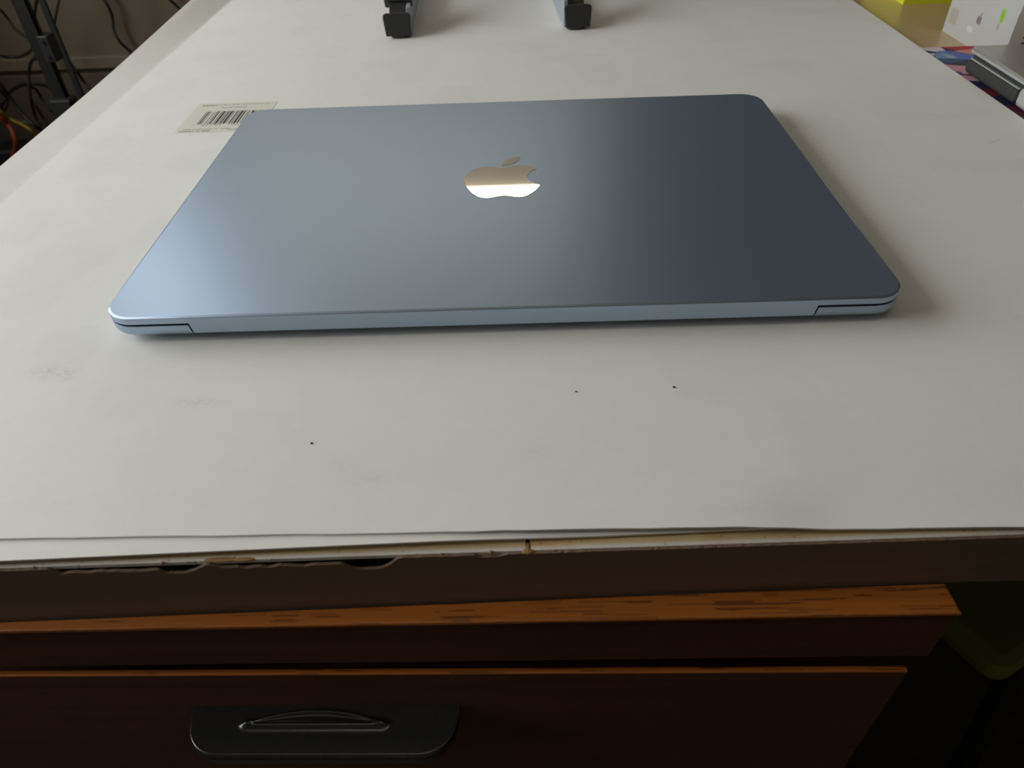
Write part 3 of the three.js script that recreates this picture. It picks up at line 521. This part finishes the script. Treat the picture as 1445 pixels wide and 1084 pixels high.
// ───────────────────────── dark corner at the far left: rack post and cables ─────────────────────────
{
  const r = thing('metal_rack', 'dark grey metal rack upright with a bracket standing before the beige wall', 'rack', [-0.715, 0, -0.95]);
  const dk = std({ color: C(0.022, 0.022, 0.02), metalness: 0.3, roughness: 0.5 }), lt = std({ color: C(0.045, 0.048, 0.052), metalness: 0.4, roughness: 0.45 });
  obj('post', [bx(-0.0115, 0.0085, 0, 1.05, -0.003, 0.003, 0.001), bx(0.0060, 0.0085, 0, 1.05, -0.010, 0.003, 0.001)], dk, r);
  obj('post', [bx(-0.033, -0.023, 0, 1.05, -0.106, -0.100, 0.001)], lt, r);
  const br = obj('bracket', bx(0.002, 0.019, T - 0.166, T - 0.128, -0.02, 0.004, 0.002), lt, r);
  for (const y of [T - 0.158, T - 0.137]) obj('bolt', rod([0.011, y, 0.003], [0.011, y, 0.0065], 0.0024), dk, br);
  obj('clamp', bx(-0.016, 0.018, T - 0.262, T - 0.220, -0.012, 0.014, 0.003), std({ color: C(0.02, 0.02, 0.02), roughness: 0.6 }), r);
}
{
  // each cable is a run of points in metres: from the wall or the rack down to the floor behind the desk
  const blk = std({ color: C(0.018, 0.016, 0.014), roughness: 0.55 }), brn = std({ color: C(0.05, 0.03, 0.015), roughness: 0.6 });
  const cable = (pts, rad, mat, label) => tag(obj('cable', tube(pts, rad, 90, 8), mat), label, 'cable');
  cable([[-0.895, 0.845, -1.193], [-0.894, 0.755, -1.157], [-0.890, 0.655, -1.140], [-0.869, 0.619, -1.135], [-0.869, 0.602, -1.145], [-0.862, 0.587, -1.140], [-0.839, 0.567, -1.135], [-0.843, 0.555, -1.145], [-0.840, 0.528, -1.140]], 0.0022, blk, 'thin black cable slanting down to the rack post from the upper left');
  cable([[-1.066, 0.586, -1.110], [-0.926, 0.566, -1.100], [-0.879, 0.556, -1.095], [-0.871, 0.550, -1.105], [-0.846, 0.553, -1.100], [-0.820, 0.565, -1.095], [-0.810, 0.584, -1.105], [-0.792, 0.618, -1.100], [-0.766, 0.660, -1.095], [-0.761, 0.760, -1.127], [-0.760, 0.850, -1.193]], 0.0026, blk, 'black cable hanging along the rack post and looping off to the left');
  cable([[-0.741, 0.839, -1.193], [-0.742, 0.749, -1.143], [-0.743, 0.649, -1.120], [-0.751, 0.634, -1.115], [-0.784, 0.591, -1.125], [-0.801, 0.561, -1.120], [-0.807, 0.546, -1.115]], 0.0020, brn, 'thin dark brown cable hanging just right of the rack post');
  cable([[-0.709, 0.824, -1.193], [-0.708, 0.734, -1.177], [-0.707, 0.634, -1.170], [-0.699, 0.616, -1.165], [-0.702, 0.596, -1.175], [-0.706, 0.569, -1.170], [-0.701, 0.555, -1.165], [-0.687, 0.528, -1.175], [-0.658, 0.510, -1.170], [-0.608, 0.360, -1.160], [-0.588, 0.120, -1.150], [-0.548, 0.006, -1.140]], 0.0026, blk, 'black cable dangling alone down the beige wall');
  cable([[-0.605, 0.824, -1.193], [-0.605, 0.734, -1.177], [-0.602, 0.634, -1.170], [-0.587, 0.618, -1.165], [-0.577, 0.598, -1.175], [-0.560, 0.570, -1.170], [-0.510, 0.420, -1.160], [-0.490, 0.120, -1.150], [-0.460, 0.006, -1.140]], 0.0026, blk, 'short black cable end beside the far paper corner');
  cable([[-0.814, 0.552, -1.080], [-0.791, 0.564, -1.075], [-0.775, 0.558, -1.085], [-0.758, 0.548, -1.080], [-0.747, 0.533, -1.075], [-0.748, 0.512, -1.085], [-0.737, 0.495, -1.080], [-0.726, 0.472, -1.075], [-0.676, 0.322, -1.065], [-0.656, 0.120, -1.055], [-0.616, 0.006, -1.045]], 0.0028, blk, 'black cable arching right from the rack bracket behind the paper');
  cable([[-1.066, 0.457, -1.130], [-0.966, 0.437, -1.120], [-0.928, 0.470, -1.115], [-0.920, 0.481, -1.125], [-0.890, 0.496, -1.120], [-0.859, 0.502, -1.115], [-0.839, 0.493, -1.125], [-0.818, 0.480, -1.120], [-0.789, 0.466, -1.115], [-0.779, 0.442, -1.125], [-0.729, 0.292, -1.115], [-0.709, 0.120, -1.105], [-0.669, 0.006, -1.095]], 0.0032, blk, 'thick black cable in a low arch across the rack post');
  cable([[-0.809, 0.558, -1.090], [-0.820, 0.551, -1.085], [-0.843, 0.526, -1.095], [-0.849, 0.507, -1.090], [-0.855, 0.482, -1.085], [-0.867, 0.450, -1.095], [-0.864, 0.429, -1.090], [-0.861, 0.407, -1.085], [-0.811, 0.257, -1.075], [-0.791, 0.120, -1.065], [-0.751, 0.006, -1.055]], 0.0026, blk, 'black cable dropping from the bracket in a narrow curve');
  cable([[-1.066, 0.571, -1.060], [-0.882, 0.551, -1.050], [-0.868, 0.525, -1.045], [-0.869, 0.496, -1.055], [-0.856, 0.466, -1.050], [-0.843, 0.453, -1.045], [-0.838, 0.437, -1.055], [-0.820, 0.420, -1.050], [-0.770, 0.270, -1.040], [-0.750, 0.120, -1.030], [-0.710, 0.006, -1.020]], 0.0032, blk, 'thick black cable running diagonally to the paper edge');
  cable([[-0.859, 0.499, -1.100], [-0.846, 0.501, -1.095], [-0.848, 0.487, -1.105], [-0.844, 0.470, -1.100], [-0.833, 0.459, -1.095], [-0.828, 0.448, -1.105], [-0.806, 0.445, -1.100], [-0.756, 0.295, -1.090], [-0.736, 0.120, -1.080], [-0.696, 0.006, -1.070]], 0.0024, blk, 'thin black cable curling under the low arch');
  cable([[-0.877, 0.476, -1.120], [-0.871, 0.462, -1.115], [-0.874, 0.438, -1.125], [-0.865, 0.418, -1.120], [-0.858, 0.388, -1.115], [-0.808, 0.238, -1.105], [-0.788, 0.120, -1.095], [-0.748, 0.006, -1.085]], 0.0020, blk, 'thinnest black cable sloping down beside the paper edge');
  cable([[-1.066, 0.550, -1.080], [-0.903, 0.530, -1.070], [-0.887, 0.507, -1.065], [-0.889, 0.489, -1.075], [-0.903, 0.469, -1.070], [-0.945, 0.431, -1.065], [-1.050, 0.100, -1.070], [-1.000, 0.006, -1.040]], 0.0026, blk, 'black cable bending back at the left photo border');
  cable([[-1.066, 0.501, -1.060], [-0.918, 0.481, -1.050], [-0.896, 0.469, -1.045], [-0.896, 0.455, -1.055], [-0.890, 0.441, -1.050], [-0.890, 0.425, -1.045], [-0.909, 0.401, -1.055], [-0.924, 0.381, -1.050], [-0.948, 0.352, -1.045], [-0.898, 0.202, -1.035], [-0.878, 0.120, -1.025], [-0.838, 0.006, -1.015]], 0.0042, std({ color: C(0.32, 0.06, 0.012), roughness: 0.5 }), 'orange cable curving down at the far left');
  cable([[-1.066, 0.509, -1.070], [-0.913, 0.489, -1.060], [-0.898, 0.476, -1.055], [-0.896, 0.459, -1.065], [-0.875, 0.450, -1.060], [-0.861, 0.442, -1.055], [-0.856, 0.424, -1.065], [-0.836, 0.410, -1.060], [-0.786, 0.260, -1.050], [-0.766, 0.120, -1.040], [-0.726, 0.006, -1.030]], 0.0034, std({ color: C(0.30, 0.20, 0.03), roughness: 0.5 }), 'yellow cable running to the paper edge above the orange one');
  cable([[-1.066, 0.484, -1.090], [-0.937, 0.464, -1.080], [-0.916, 0.460, -1.075], [-0.902, 0.448, -1.085], [-0.875, 0.445, -1.080], [-0.858, 0.435, -1.075], [-0.851, 0.423, -1.085], [-0.831, 0.412, -1.080], [-0.781, 0.262, -1.070], [-0.761, 0.120, -1.060], [-0.721, 0.006, -1.050]], 0.0022, std({ color: C(0.16, 0.14, 0.10), roughness: 0.5 }), 'thin pale beige cable alongside the yellow cable');
  // dark blue grey case below the cables
  const a = thing('plastic_case', 'dark blue grey upright plastic case standing on the floor by the orange cable', 'case', [-0.96, 0, -1.135], 0.1);
  obj('housing', bx(-0.03, 0.03, 0, 0.385, -0.03, 0.03, 0.008), std({ color: C(0.03, 0.035, 0.042), roughness: 0.45 }), a);
}

renderer.render(scene, camera);
